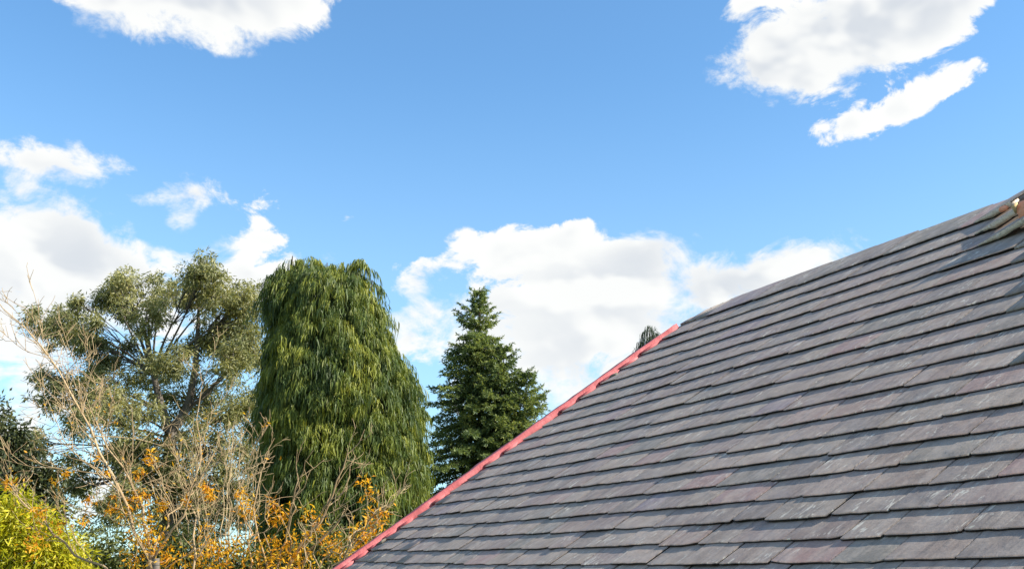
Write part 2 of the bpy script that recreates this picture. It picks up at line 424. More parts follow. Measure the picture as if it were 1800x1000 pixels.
BU = np.array([3.2, 3.66, 4.08, 4.8, 5.30, 5.706, 5.93, 5.997, 6.038, 6.065]) * D; BV = np.array([4.80, 4.825, 4.858, 4.892, 4.893, 4.882, 4.835, 4.725, 4.655, 4.54]) * D
def v_bound(u): return float(np.interp(u, BU, BV))
def slate_matrix(s):
    tan = (s['t'] + 0.003) / s['G']
    L = 1.72 * s['G']
    vmax = V_RIDGE + 0.015
    # head ends: never past the ridge
    L = min(L, vmax - s['v'])
    L = min(L, v_bound(s['u'] + s['w'] * 0.2) - s['v'])
    L = max(L, 0.05)
    h = 2.75 * (s['t'] + 0.003) + s['lift'] - 0.055
    M = Matrix.Translation((-s['u'], s['v'], h)) @ Matrix.Rotation(s['rot'], 4, 'Z') @ Matrix.Rotation(-math.atan(tan), 4, 'X')
    if 'roll' in s: M = M @ Matrix.Translation((-s['w'] / 2, 0, 0)) @ Matrix.Rotation(-s['roll'], 4, 'Y') @ Matrix.Translation((s['w'] / 2, 0, 0))
    return M @ Matrix.Diagonal((s['w'] * (-1 if s['flip'] else 1), L, s['t'], 1))
# the three top courses are propped up where the clay ridge piece begins
LIFT = []
for (xa, ya, wd, roll) in ((1712, 390, 0.30, 9), (1712, 410, 0.34, 10.5), (1724, 424, 0.35, 10.5)):
    ua, va = roof_uv(xa, ya); ub, vb = ua - wd, va
    LIFT.append((ua, va, ub, vb, roll))
for s in slates:
    if s['ci'] >= nC - 3:
        j = nC - 1 - s['ci']
        ua = LIFT[j][0]
        if s['u'] - s['w'] / 2 < ua + 0.02: s['drop'] = True
slates = [s for s in slates if not s.get('drop')]
mortar_spots = []
for j in range(3):
    ua, va, ub, vb, roll = LIFT[j]
    ci = nC - 1 - j
    G = gaps[ci] * D; t = 0.036 * G + 0.003
    # close the course up to the lifted slate
    left = [s for s in slates if s['ci'] == ci]
    ul = min(s['u'] - s['w'] / 2 for s in left)
    base_v = courses[ci] * D + dv_course(ua)
    slates.append(dict(u=(ul + ua) / 2, w=ul - ua - 0.004, v=base_v, G=G, t=t, ci=ci, rot=0, k=4 + j, lift=0.002, flip=False, lifted=True))
    s = dict(u=(ua + ub) / 2, w=ua - ub, v=base_v, G=G, t=t * 1.05, ci=ci, rot=R(-1.2), k=j, lift=0.004, flip=False, roll=R(roll), lifted=True)
    slates.append(s); mortar_spots.append(s)
    u = ub - (0.05, 0.45, 0.35)[j]
    if j == 0: continue
    while u > -1.0:
        wd = G * random.uniform(1.1, 1.8)
        slates.append(dict(u=u - wd / 2, w=wd - 0.006, v=courses[ci] * D, G=G, t=t, ci=ci, rot=0, k=random.randrange(10), lift=0.0, flip=False)); u -= wd

def vis_area(s):
    c = [px(s['u'] + a * s['w'] / 2, s['v'] + b * s['G'], 0.04) for a, b in ((-1, 0), (1, 0), (1, 1), (-1, 1))]
    c = [(min(max(x, 0), 1800), min(max(y, 0), 1000)) for x, y in c]
    return abs(sum(c[i][0] * c[(i + 1) % 4][1] - c[(i + 1) % 4][0] * c[i][1] for i in range(4))) / 2
for s in slates: s['a'] = vis_area(s) + (1e6 if s.get('lifted') else 0)
slates.sort(key=lambda s: -s['a'])
for s in slates[:298]:
    o = bpy.data.objects.new('slate', VARM[s['k']]); col.objects.link(o); o.parent = roof; local(o, slate_matrix(s))
Vs, Fs, nn = [], [], 0
for s in slates[298:]:
    V, Fv = VAR[s['k']]; M = np.array(slate_matrix(s))
    Vs.append(V @ M[:3, :3].T + M[:3, 3]); Fs.append((Fv[:, ::-1] if s['flip'] else Fv) + nn); nn += len(V)
rest = link('slates', mesh_np('slates', np.concatenate(Vs), np.concatenate(Fs)), m_slate_far, roof); rest['kind'] = 'stuff'
print('slates', len(slates), 'visible', sum(s['a'] > 4 for s in slates))

# --- red verge: a long strip and one stepped cap per course
def strip_mesh():
    ys = np.linspace(V_EAVE, 4.56 * D, 60); V = []; F = []
    for i, y in enumerate(ys):
        wob = 0.006 * math.sin(y * 2.1) + random.gauss(0, 0.005)
        Gq = (0.112 + 0.046 * max(-0.2, y / D - 1.6)) * D; hz_ = 2.75 * (0.036 * Gq + 0.006) - 0.026
        narrow = max(0.0, (y / D - 4.25) / 0.3) * 0.09
        for (uu, z) in ((6.082 * D + wob - narrow * 0.5, -0.13), (6.082 * D + wob - narrow * 0.5, hz_), (6.004 * D, hz_ + 0.003), (6.004 * D, -0.05)):
            V.append((-uu, y, z + (random.gauss(0, 0.002) if z > -0.045 else 0)))
    for i in range(len(ys) - 1):
        for j in range(4): F.append([i * 4 + j, i * 4 + 4 + j, i * 4 + 4 + (j + 1) % 4, i * 4 + (j + 1) % 4])
    F += [[0, 1, 2, 3], [len(V) - 1, len(V) - 2, len(V) - 3, len(V) - 4]]
    return mesh_np('verge_strip', V, np.array(F))
o = link('verge_strip', strip_mesh(), m_red, roof); o['label'] = 'long red painted strip along the roof verge'
for ci, (v0, gg) in enumerate(zip(courses, gaps)):
    if v0 > 4.25 or random.random() < 0.3: continue
    G = gg * D; V0 = v0 * D + dv_course(5.95 * D); t = 0.036 * G + 0.003
    uin = (5.982 - random.uniform(0.0, 0.045) * random.random() - (0.02 if v0 > 3.4 else 0)) * D; uout = 6.02 * D
    h = 2.75 * (t + 0.005) - 0.054
    a = (-uout, V0 - 0.02); ln_ = G * random.uniform(0.75, 1.0)
    V = []
    for zz in (0.006, -0.008):
        V += [(-uout, V0 - 0.01, h + zz), (-uin, V0 + G * 0.12, h + zz - 0.004), (-uin, V0 + ln_ * 0.7, h + zz - t * 0.6), (-uin - 0.03, V0 + ln_, h + zz - t * 0.8), (-uout, V0 + ln_, h + zz - t * .5)]
    F = [np.array([[0, 1, 2, 3, 4], [9, 8, 7, 6, 5]]), np.array([[i, i + 5, (i + 1) % 5 + 5, (i + 1) % 5] for i in range(5)])]
    link('verge_cap', mesh_np('verge_cap', V, F), m_red, roof)
    if random.random() < 0.2:
        q = random.uniform(0.3, 0.6); V = []
        for zz in (0.006, -0.01):
            for dx, dy in ((-0.03, 0), (0.035, 0.01), (0.05, 0.05), (0.0, 0.07), (-0.035, 0.04)):
                V.append((-uin + 0.02 + dx * random.uniform(.7, 1.2), V0 + G * q + dy * random.uniform(.7, 1.3), h + zz - t * 0.4))
        link('mortar_patch', mesh_np('mortar_patch', V, F), m_slate_mortar, roof)

# --- mortar fillet round the upper corner of the verge
V, F = [], []; us = np.linspace(6.075, 5.60, 26) * D
for i, u in enumerate(us):
    vb = v_bound(u) ; 
    if i == 0: vb = 4.50 * D
    for (du, dv, z) in ((0.02, 0.012, -0.10), (0.008, 0.000, -0.024), (-0.05, -0.05, -0.032), (-0.05, -0.05, -0.10)):
        V.append((-(u + du * (1 if u > 5.9 * D else 0.2)) + random.gauss(0, .003), vb + dv + random.gauss(0, .003), z + random.gauss(0, .003)))
for i in range(len(us) - 1):
    for j in range(4): F.append([i * 4 + j, i * 4 + (j + 1) % 4, i * 4 + 4 + (j + 1) % 4, i * 4 + 4 + j])
F += [[3, 2, 1, 0], [len(V) - 4, len(V) - 3, len(V) - 2, len(V) - 1]]
link('mortar_fillet', mesh_np('mortar_fillet', V, np.array(F)), m_slate_mortar, roof)
# --- mortar beds under the lifted slates, clay ridge tile, wedges
for s in mortar_spots:
    M = slate_matrix(s); k = 14; V = []; F = []
    wl = 0.98
    for i in range(k):
        f = i / (k - 1); x = 0.5 - wl + wl * f
        hgt = 0.004 + 0.026 * min(1, f * 2.2) * random.uniform(0.75, 1.15)
        p = M @ Vector((x, 0.0, -0.35)); M3 = M.to_3x3()
        yv = (M3 @ Vector((0, 1, 0))).normalized(); zv = (M3 @ Vector((0, 0, 1))).normalized()
        pr = random.uniform(0.006, 0.016)
        for (dy, dz) in ((-pr, 0.004), (-pr * random.uniform(.5, 1.2), -hgt), (0.08, -hgt), (0.08, -0.004)): V.append(tuple(p + yv * dy + zv * dz))
    for i in range(k - 1):
        for j in range(4): F.append([i * 4 + j, i * 4 + (j + 1) % 4, i * 4 + 4 + (j + 1) % 4, i * 4 + 4 + j])
    F += [[3, 2, 1, 0], [4 * k - 4, 4 * k - 3, 4 * k - 2, 4 * k - 1]]
    link('mortar_bed', mesh_np('mortar_bed', V, np.array(F)), m_mortar, roof)
def clay_lump(name, x, y, size, nh, mat, seed):
    r = np.random.default_rng(seed); u, v_ = roof_uv(x, y)
    V, F = [], []; nu, nv = 10, 7
    for j in range(nv):
        ph = math.pi * j / (nv - 1)
        for i in range(nu):
            th = 2 * math.pi * i / nu; k = 1 + r.normal(0, 0.07)
            sx = abs(math.cos(th)) ** 0.6 * math.copysign(1, math.cos(th)); sy = abs(math.sin(th)) ** 0.6 * math.copysign(1, math.sin(th))
            V.append((size[0] * k * math.sin(ph) ** 0.6 * sx, size[1] * k * math.sin(ph) ** 0.6 * sy, size[2] * k * math.cos(ph)))
    for j in range(nv - 1):
        for i in range(nu): F.append([j * nu + i, (j + 1) * nu + i, (j + 1) * nu + (i + 1) % nu, j * nu + (i + 1) % nu])
    o = link(name, mesh_np(name, V, np.array(F)), mat, roof); local(o, Matrix.Translation((-u, v_, nh)))
    return o
clay_lump('clay_wedge', 1767, 371, (0.030, 0.025, 0.018), 0.018, m_clay, 1)
# half-round clay ridge tile, its broken end towards the lifted slates
u0, v0_ = roof_uv(1808, 381)
def ridge_tile(u0, vc, ln, rad, z):
    V, F = [], []; nx, na = 8, 12
    for rr in (rad, rad - 0.022):
        for i in range(nx):
            x = -u0 + ln * i / (nx - 1)
            for a in range(na):
                th = R(-15) + R(210) * a / (na - 1)
                j = random.uniform(-0.025, 0.01) if i == 0 else 0
                V.append((x + j, vc + rr * math.cos(th), z + rr * math.sin(th)))
    o2 = nx * na
    for i in range(nx - 1):
        for a in range(na - 1):
            b = i * na + a; F.append([b, b + na, b + na + 1, b + 1]); F.append([o2 + b, o2 + b + 1, o2 + b + na + 1, o2 + b + na])
    for a in range(na - 1): F.append([a, a + 1, o2 + a + 1, o2 + a])
    return mesh_np('ridge_tile', V, np.array(F))
o = link('ridge_tile', ridge_tile(u0, v0_, 0.45, 0.08, 0.02), m_clay, roof); o['label'] = 'orange clay ridge tile beside the lifted slates'
uu = u0 - 0.47
while uu > U_END + 0.5:
    link('ridge_tile', ridge_tile(uu, V_RIDGE - 0.06, 0.45, 0.12, -0.04), m_clay, roof); uu -= 0.47
o = link('timber_wedge', box_mesh('timber_wedge', -0.007, 0.007, -0.02, 0.03, 0, 0.045), m_wood, roof)
uu, vv_ = roof_uv(1798, 388); local(o, Matrix.Translation((-uu, vv_, 0.06)))

# ------------------------------------------------------------------ trees and shrubs
def np3(v): return np.array((v.x, v.y, v.z))
bark_grey = mat_plain('bark_grey_brown', [(0.3, (0.085, 0.07, 0.055)), (0.7, (0.19, 0.165, 0.14))], 6, 0.9, 0.15, 0.5, sc=(1, 1, .3))
bark_pale = mat_plain('bark_pale', [(0.3, (0.27, 0.185, 0.10)), (0.7, (0.47, 0.345, 0.20))], 5, 0.85, 0.15, 0.4, sc=(1, 1, .4))
bark_dark = mat_plain('bark_dark', [(0.3, (0.045, 0.034, 0.025)), (0.7, (0.10, 0.08, 0.06))], 6, 0.95, 0.1, 0.5)
twig_beige = mat_plain('twig_beige', [(0.3, (0.28, 0.20, 0.11)), (0.7, (0.46, 0.35, 0.20))], 5, 0.9, 0.1)

def curve(p0, p1, bend, k=8):
    p0, p1 = np.asarray(p0, float), np.asarray(p1, float); t = np.linspace(0, 1, k)[:, None]
    return p0 + (p1 - p0) * t + np.asarray(bend)[None] * (4 * t * (1 - t))
def poly(pts, k=14):
    pts = np.asarray(pts, float); d = np.r_[0, np.cumsum(np.linalg.norm(np.diff(pts, axis=0), axis=1))]
    # Catmull-Rom like smoothing through resampling twice
    t = np.linspace(0, d[-1], k); P = np.stack([np.interp(t, d, pts[:, i]) for i in range(3)], 1)
    Q = P.copy(); Q[1:-1] = (P[:-2] + 2 * P[1:-1] + P[2:]) / 4
    return Q
def thing_root(name, p, label, cat, group=None):
    o = empty(name, (p[0], p[1], 0)); tag(o, label, cat, group); return o
def child(name, me, mat, root):
    o = link(name, me, mat, root); o.matrix_parent_inverse = Matrix.Translation(-root.location); return o

# ---- gum tree
def gum_tree():
    Y = 30.0
    base = np3(at(290, 1000, Y)); base[2] = 0
    root = thing_root('gum_tree', base, 'tall broad gum tree with rounded olive clumps beside the weeping conifer', 'tree')
    CL = [(230,503,58,40),(196,508,26,34),(262,496,40,26),(273,571,42,38),(119,578,56,44),(95,560,32,24),(173,611,36,30),(345,514,48,42),(385,505,34,34),(410,560,52,66),(440,545,28,50),(418,610,44,40),(395,535,40,36),
          (342,600,44,34),(310,694,76,60),(223,636,40,34),(133,694,60,40),(95,725,28,30),(425,730,46,62),(252,745,70,44),(365,790,66,66),(170,800,46,28),(285,835,70,54),(425,650,36,44),
          (320,650,50,36),(205,690,40,36),(250,800,60,40),(330,900,90,60),(130,845,40,34),(445,610,22,40),(90,790,26,18),(400,860,60,60),(230,900,60,50)]
    for i in range(38):
        x, y, rx, ry = CL[rng.integers(0, 33)]; a_ = rng.random() * 6.28
        CL.append((x + rx * 1.05 * math.cos(a_), max(y + ry * 1.05 * math.sin(a_), 492), rng.uniform(9, 20), rng.uniform(8, 18)))
    P, tubes = [], Tubes()
    trunk_top = np3(at(300, 760, Y))
    tp = poly([base, base + [0.1, 0, 2.5], np3(at(296, 900, Y)), trunk_top], 14)
    tubes.add(tp, np.linspace(0.30, 0.17, 14), 8)
    fork = [np3(at(*q, Y)) for q in ((300, 770), (285, 720), (270, 660), (310, 800), (330, 720), (300, 850))]
    tubes.add(poly([trunk_top, fork[1], fork[2], np3(at(250, 560, Y))], 12), np.linspace(0.15, 0.03, 12), 6)
    tubes.add(poly([trunk_top, fork[4], np3(at(345, 640, Y)), np3(at(350, 520, Y))], 12), np.linspace(0.15, 0.03, 12), 6)
    C, Rr = [], []
    for (x, y, rx, ry) in CL:
        c = np3(at(x, y, Y)); c[1] += rng.normal(0, 0.9)
        sc = Y / F_PX; rad = np.array([rx * sc, (rx + ry) * 0.5 * sc, ry * sc]) * 1.02
        f = min(fork, key=lambda q: np.linalg.norm(q - c) + (0 if q[2] < c[2] else 2))
        b = curve(f, c, [rng.normal(0, .15), rng.normal(0, .15), 0.1], 8); tubes.add(b, np.linspace(0.042 if rx > 21 else 0.018, 0.010, 8), 5)
        m = int(32 * rad[0] * rad[2] / 0.36) + 8
        for i in range(m):
            d = unit(rng.normal(size=3)); q = c + d * rad * rng.uniform(0.35, 1.13)
            if rng.random() < .55: tubes.add(curve(b[rng.integers(4, 8)], q, rng.normal(0, .08, 3), 5), np.linspace(0.016, 0.005, 5), 3)
            C.append(q); Rr.append(rng.uniform(0.09, 0.30))
    C = np.array(C); Rr = np.array(Rr); per = 46
    n = len(C) * per
    d = unit(rng.normal(size=(n, 3))) * (rng.random((n, 1)) ** 0.5)
    pos = np.repeat(C, per, 0) + d * np.repeat(Rr, per)[:, None] * np.array([1.05, 1.05, 0.9])
    dr = unit(d * 0.8 + rng.normal(0, 0.5, (n, 3)) + np.array([0, 0, -0.55]))
    nm = unit(rng.normal(size=(n, 3)))
    me = leaves_mesh('crown', pos, dr, nm, rng.uniform(0.09, 0.165, n), rng.uniform(0.024, 0.046, n))
    child('crown', me, mat_leaf('gum_leaf', [(0.0, (0.105, 0.120, 0.060)), (0.4, (0.225, 0.235, 0.105)), (0.75, (0.35, 0.335, 0.14)), (1.0, (0.52, 0.48, 0.24))], 0.45, 0.45, 0.4), root)
    child('trunk', tubes.mesh('trunk'), bark_grey, root)
    print('gum leaves', n)
gum_tree()

# ---- weeping conifer
def weeping(name, label, Y, xc, rows, base_x, n_spray, tips, seed, strand=(0.45, 0.95), mat=None, per=9):
    """rows: (py, left px, right px) silhouette"""
    r = np.random.default_rng(seed)
    base = np3(at(base_x, 1000, Y)); base[2] = 0
    root = thing_root(name, base, label, 'tree')
    zs, lx, rx = [], [], []
    for (py, a, b) in rows:
        A, B = at(a, py, Y), at(b, py, Y); zs.append(A.z); lx.append(A.x); rx.append(B.x)
    zs, lx, rx = map(np.array, (zs, lx, rx)); o = np.argsort(zs); zs, lx, rx = zs[o], lx[o], rx[o]
    wts = np.interp(np.linspace(zs[0], zs[-1], 200), zs, rx - lx); wts = np.cumsum(wts); wts /= wts[-1]
    z = np.interp(r.random(n_spray), wts, np.linspace(zs[0], zs[-1], 200))
    # sprays sit in uneven tiers
    L, Rx = np.interp(z, zs, lx), np.interp(z, zs, rx); cx = (L + Rx) / 2; hw = (Rx - L) / 2
    a = r.random(n_spray) * 2 * np.pi
    lump = 1 + 0.07 * np.sin(a * 5 + z * 2.2) * np.sin(z * 3.1 + a * 2) + 0.05 * np.sin(a * 13 + z * 5) + r.normal(0, 0.05, n_spray)
    # boughs: each swells outwards at its top and hangs over the one below
    M_ = int(n_spray / 13); bz = np.interp(r.random(M_), wts, np.linspace(zs[0], zs[-1], 200)); ba = r.random(M_) * 2 * np.pi
    hwm = np.maximum(hw, 0.35)
    da = (a[:, None] - ba[None] + np.pi) % (2 * np.pi) - np.pi
    dz = z[:, None] - bz[None]
    fall = np.where(dz > 0, np.clip(1 - dz / 0.22, 0, 1), np.clip(1 + dz / 0.95, 0, 1))
    bul = (np.exp(-((da * hwm[:, None]) / 0.34) ** 2) * fall * r.uniform(0.4, 1.0, M_)[None]).max(1)
    rad = hw * np.clip(lump, 0.85, 1.08) * 0.90 + (bul - 0.35) * np.minimum(0.30, 0.2 * hw + 0.05)
    cap = r.random(n_spray) < np.where(z > zs[-1] - 0.35, 0.75, 0.06)
    rad = np.where(cap, rad * r.random(n_spray) ** 0.5, rad)
    rad = np.maximum(rad, 0.12)
    out = np.stack([np.cos(a), np.sin(a), np.zeros(n_spray)], 1)
    anchor = np.stack([cx, np.full(n_spray, Y), z], 1) + out * (rad - 0.20)[:, None]
    Ls = r.uniform(*strand, n_spray)
    for (tx, ty, k) in tips:
        q = np3(at(tx, ty, Y)); m = k
        aa = r.random(m) * 2 * np.pi; oo = np.stack([np.cos(aa), np.sin(aa), np.zeros(m)], 1)
        hh = r.random(m)
        anchor = np.concatenate([anchor, q + oo * (0.05 + 0.35 * hh)[:, None] + np.stack([0 * hh, 0 * hh, -1.1 * hh], 1)]); out = np.concatenate([out, oo]); Ls = np.concatenate([Ls, r.uniform(0.3, 0.6, m)])
    n = len(anchor) * per
    A = np.repeat(anchor, per, 0); O = np.repeat(out, per, 0); T = np.stack([-O[:, 1], O[:, 0], 0 * O[:, 0]], 1)
    # each spray: an arching frond, strands hanging along it
    yaw = np.repeat(r.normal(0, 0.6, len(anchor)), per); O2 = O * np.cos(yaw)[:, None] + T * np.sin(yaw)[:, None]
    T2 = np.stack([-O2[:, 1], O2[:, 0], 0 * O2[:, 0]], 1)
    f = r.random(n); fl = np.repeat(r.uniform(0.12, 0.42, len(anchor)), per)
    A = A + O2 * (fl * f)[:, None] + T2 * (r.normal(0, 0.050, n) * (0.6 + f))[:, None]
    A[:, 2] += fl * (0.35 * f - 1.1 * f ** 2) + r.normal(0, 0.02, n)
    ln = np.repeat(Ls, per) * r.uniform(0.35, 1.0, n) * (1.05 - 0.4 * f)
    k = 5; t = np.linspace(0, 1, k)[None, :]
    reach = (0.01 + 0.06 * r.random(n))[:, None] * (1 - (1 - t) ** 2)
    side = (r.normal(0, 0.03, n))[:, None] * t + (r.normal(0, 0.02, n))[:, None] * np.sin(t * 5)
    Cn = A[:, None] + O2[:, None] * reach[..., None] + T2[:, None] * side[..., None]
    Cn[..., 2] -= ln[:, None] * t ** 1.2
    ang = r.random(n) * np.pi
    Sd = T2 * np.cos(ang)[:, None] + O2 * np.sin(ang)[:, None]
    W = (r.uniform(0.010, 0.024, n))[:, None] * np.array([0.6, 1.0, 0.95, 0.65, 0.1])[None]
    me = ribbons_mesh('crown', Cn, Sd, W)
    ti = np.repeat(np.repeat(r.random(len(anchor)), per), k * 2).astype(np.float32)
    me.attributes.new('tint', 'FLOAT', 'POINT').data.foreach_set('value', ti)
    child('crown', me, mat, root)
    # solid core for the dense inner foliage, crown shade put into its dark colour
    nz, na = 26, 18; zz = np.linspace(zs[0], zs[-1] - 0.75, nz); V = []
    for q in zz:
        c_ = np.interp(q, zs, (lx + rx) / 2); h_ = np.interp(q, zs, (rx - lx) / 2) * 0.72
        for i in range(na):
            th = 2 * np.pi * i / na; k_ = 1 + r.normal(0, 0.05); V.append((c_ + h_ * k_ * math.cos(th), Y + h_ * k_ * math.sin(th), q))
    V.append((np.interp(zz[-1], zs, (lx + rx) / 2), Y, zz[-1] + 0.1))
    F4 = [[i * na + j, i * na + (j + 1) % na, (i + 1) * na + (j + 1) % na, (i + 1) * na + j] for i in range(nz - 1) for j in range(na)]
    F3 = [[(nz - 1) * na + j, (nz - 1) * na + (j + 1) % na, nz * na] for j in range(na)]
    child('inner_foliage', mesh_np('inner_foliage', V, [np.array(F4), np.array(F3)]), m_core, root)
    tb = Tubes(); tb.add([base, base + [0, 0, 2], [np.interp(zs[-1], zs, (lx + rx) / 2), Y, zs[-1] - 0.2]], [0.3, 0.25, 0.03], 8)
    for (tx, ty, k) in tips:
        q = np3(at(tx, ty, Y)); tb.add([[q[0], Y, q[2] - 2.0], [q[0], Y, q[2] - 0.6], q], [0.05, 0.03, 0.012], 5)
    child('trunk', tb.mesh('trunk'), bark_dark, root)
m_core = mat_plain('shaded_core', [(0.3, (0.012, 0.018, 0.008)), (0.7, (0.030, 0.042, 0.014))], 3, 0.95, 0.1)  # shade inside the crown painted as a dark tone
m_weep = mat_leaf('weeping_spray', [(0.0, (0.036, 0.064, 0.026)), (0.4, (0.085, 0.125, 0.030)), (0.7, (0.20, 0.225, 0.034)), (1.0, (0.42, 0.40, 0.055))], 0.34, 0.5, 0.3, 0.3, 0.9, True)
weeping('weeping_cypress', 'large broad weeping conifer with drooping curtains of green foliage', 24.0, 590,
        [(470, 516, 556), (478, 503, 606), (490, 494, 646), (525, 484, 668), (560, 474, 686), (600, 462, 704), (650, 452, 732), (700, 446, 746), (760, 443, 752), (850, 447, 760), (940, 452, 758), (1040, 470, 740), (1120, 490, 715)],
        600, 4300, [(514, 450, 46), (548, 452, 40), (575, 462, 30), (612, 464, 50), (634, 458, 44), (590, 466, 34), (654, 492, 26), (486, 482, 30), (530, 456, 40), (500, 468, 30)], 3, (0.24, 0.60), m_weep, 30)
m_weep2 = mat_leaf('far_spray', [(0.0, (0.025, 0.04, 0.03)), (0.6, (0.05, 0.07, 0.04)), (1.0, (0.09, 0.11, 0.05))], 0.2)
weeping('slender_cypress', 'slim drooping conifer whose tip peeks above the red roof edge', 34.0, 1141,
        [(622, 1132, 1150), (660, 1122, 1160), (720, 1112, 1170), (820, 1100, 1185), (940, 1090, 1195), (1100, 1095, 1190)],
        1141, 900, [(1141, 572, 40), (1137, 586, 30), (1146, 588, 30)], 11, (0.3, 0.7), m_weep2, 14)

# ---- spruce
def spruce():
    Y = 28.0; r = np.random.default_rng(21)
    top = np3(at(843, 513, Y)); base = np3(at(850, 1000, Y)); base[2] = 0
    root = thing_root('spruce_tree', base, 'dark spruce with a pointed top standing between the weeping conifer and roof', 'tree')
    tb = Tubes(); tb.add([base, base + [0, 0, 4], top - [0, 0, 1.5], top], [0.24, 0.17, 0.05, 0.012], 7)
    leaders = [(top, np.array([top[0], Y, 0.8]), [(508, 1, 1), (525, 7, 7), (545, 15, 14), (580, 40, 24), (620, 48, 36), (660, 62, 50), (700, 80, 74), (760, 96, 98), (850, 112, 118), (950, 115, 118), (1150, 90, 90)])]
    # side leaders on the right
    for (x, y, y0, wd) in ((886, 612, 800, 34), (926, 658, 800, 40)):
        q = np3(at(x, y, Y - 0.5)); b = np3(at(x - 8, y0, Y - 0.5))
        tb.add([np.array([top[0], Y, b[2] - .6]), b, q], [0.06, 0.05, 0.01], 5)
        leaders.append((q, b, [(y, 4, 4), (y + 40, wd * .6, wd * .6), (y + 90, wd, wd), (y + 200, wd, wd)]))
    TC, TD, TL = [], [], []
    for (tp, bt, prof) in leaders:
        pz = np.array([at(0, p[0], Y).z for p in prof])[::-1]; pl = np.array([p[1] for p in prof])[::-1] * Y / F_PX; pr = np.array([p[2] for p in prof])[::-1] * Y / F_PX
        z = tp[2] - 0.05
        while z > max(bt[2], 1.2):
            f = (z - bt[2]) / (tp[2] - bt[2]); cx = bt[0] + (tp[0] - bt[0]) * f; cy = bt[1] + (tp[1] - bt[1]) * f
            nb = 4 if z > tp[2] - 1 else 7
            a0 = r.random() * 6.28
            for b in range(nb):
                a = a0 + b * 6.283 / nb + r.normal(0, 0.2); c_ = math.cos(a)
                le = (np.interp(z, pz, pr) if c_ > 0 else np.interp(z, pz, pl)) * r.uniform(0.5, 1.28) + 0.05
                up = 0.5 if z > tp[2] - 1.2 else 0.12
                d = np.array([c_, math.sin(a), 0]); k = 7; t = np.linspace(0, 1, k)
                P = np.array([cx, cy, z]) + d[None] * (t * le)[:, None]
                P[:, 2] += le * (up * t - 0.42 * t ** 1.5 * (1 if z < tp[2] - 1.2 else 0.2) + 0.30 * np.maximum(0, t - 0.6) ** 1.3)
                tb.add(P, np.linspace(0.012 + 0.012 * le, 0.004, k), 4)
                side = np.array([-d[1], d[0], 0])
                m = max(3, int(le / 0.075))
                for i in range(m):
                    s_ = (i + 0.6) / m; p = np.array([np.interp(s_, t, P[:, j]) for j in range(3)])
                    for sg in (-1, 1):
                        dd = d * 0.75 + side * sg * r.uniform(0.5, 1.0) + np.array([0, 0, r.uniform(-0.75, 0.25)])
                        TC.append(p); TD.append(dd); TL.append((r.uniform(0.14, 0.34) * (1.15 - 0.6 * s_) + 0.04) * min(1.0, 0.35 + le * 0.8))
                TC.append(P[-1]); TD.append(d + [0, 0, 0.5]); TL.append(0.18)
            z -= r.uniform(0.15, 0.24)
        TC.append(tp - [0, 0, .2]); TD.append(np.array([0, 0, 1.0])); TL.append(0.3)
    TC, TD, TL = np.array(TC), unit(np.array(TD)), np.array(TL)
    per = 20; n = len(TC) * per
    s_ = np.tile(np.linspace(0.05, 1, per), len(TC)) + r.normal(0, 0.02, n)
    D_ = np.repeat(TD, per, 0); pos = np.repeat(TC, per, 0) + D_ * (s_ * np.repeat(TL, per))[:, None]
    pos[:, 2] -= 0.12 * np.repeat(TL, per) * s_ ** 2
    dr = unit(D_ * 0.7 + r.normal(0, 0.55, (n, 3)))
    me = leaves_mesh('crown', pos, dr, unit(r.normal(size=(n, 3))), r.uniform(0.06, 0.115, n), r.uniform(0.02, 0.036, n))
    child('crown', me, mat_leaf('spruce_needles', [(0.0, (0.055, 0.090, 0.052)), (0.45, (0.125, 0.175, 0.068)), (0.8, (0.23, 0.275, 0.08)), (1.0, (0.38, 0.40, 0.12))], 0.4, 0.5, 0.3, 0.35, 0.8), root)
    child('trunk', tb.mesh('trunk'), bark_dark, root)
    print('spruce needles', n)
spruce()

# ---- twiggy shrubs
class Shrub:
    def __init__(s, seed): s.r = np.random.default_rng(seed); s.tb = Tubes(); s.tips = []
    def limb(s, P, r0, r1, level, density=1.0):
        P = np.asarray(P, float); k = len(P)
        s.tb.add(P, np.linspace(r0, r1, k), 7 if r0 > 0.03 else (5 if r0 > 0.008 else 3))
        if level <= 0: s.tips.append(P[-1]); s.tips.append(P[k // 2]); return
        Ltot = np.linalg.norm(np.diff(P, axis=0), axis=1).sum()
        m = max(2, int(Ltot * (4.2 if level > 1 else 6.0) * density))
        for i in range(m):
            f = s.r.uniform(0.22, 0.98); j = f * (k - 1); a = int(j); p = P[a] + (P[min(a + 1, k - 1)] - P[a]) * (j - a)
            tdir = unit(P[min(a + 1, k - 1)] - P[max(a - 1, 0)])
            d = unit(tdir * 0.9 + s.r.normal(0, 0.62, 3) * [1, 1, 0.8] + [0, 0, 0.22])
            L = Ltot * s.r.uniform(0.16, 0.42) * (1.1 - 0.5 * f); L = min(max(L, 0.12), 1.3)
            kk = 6; q = [p]; dd = d
            for _ in range(kk - 1):
                dd = unit(dd + s.r.normal(0, 0.17, 3) + [0, 0, 0.05]); q.append(q[-1] + dd * L / (kk - 1))
            rr = (r0 + (r1 - r0) * f) * 0.45
            s.limb(q, max(rr, 0.0032), max(rr * 0.35, 0.0020), level - 1, density)
def wob(pts, Y, r, depth=0.4, k=12, amp=0.02):
    P = np.array([np3(at(x, y, Y)) for x, y in pts]); f = np.linspace(0, 1, len(P)); P[:, 1] += f * r.normal(0, depth)
    P = poly(P, k); P[1:-1] += r.normal(0, amp, (k - 2, 3)); return P
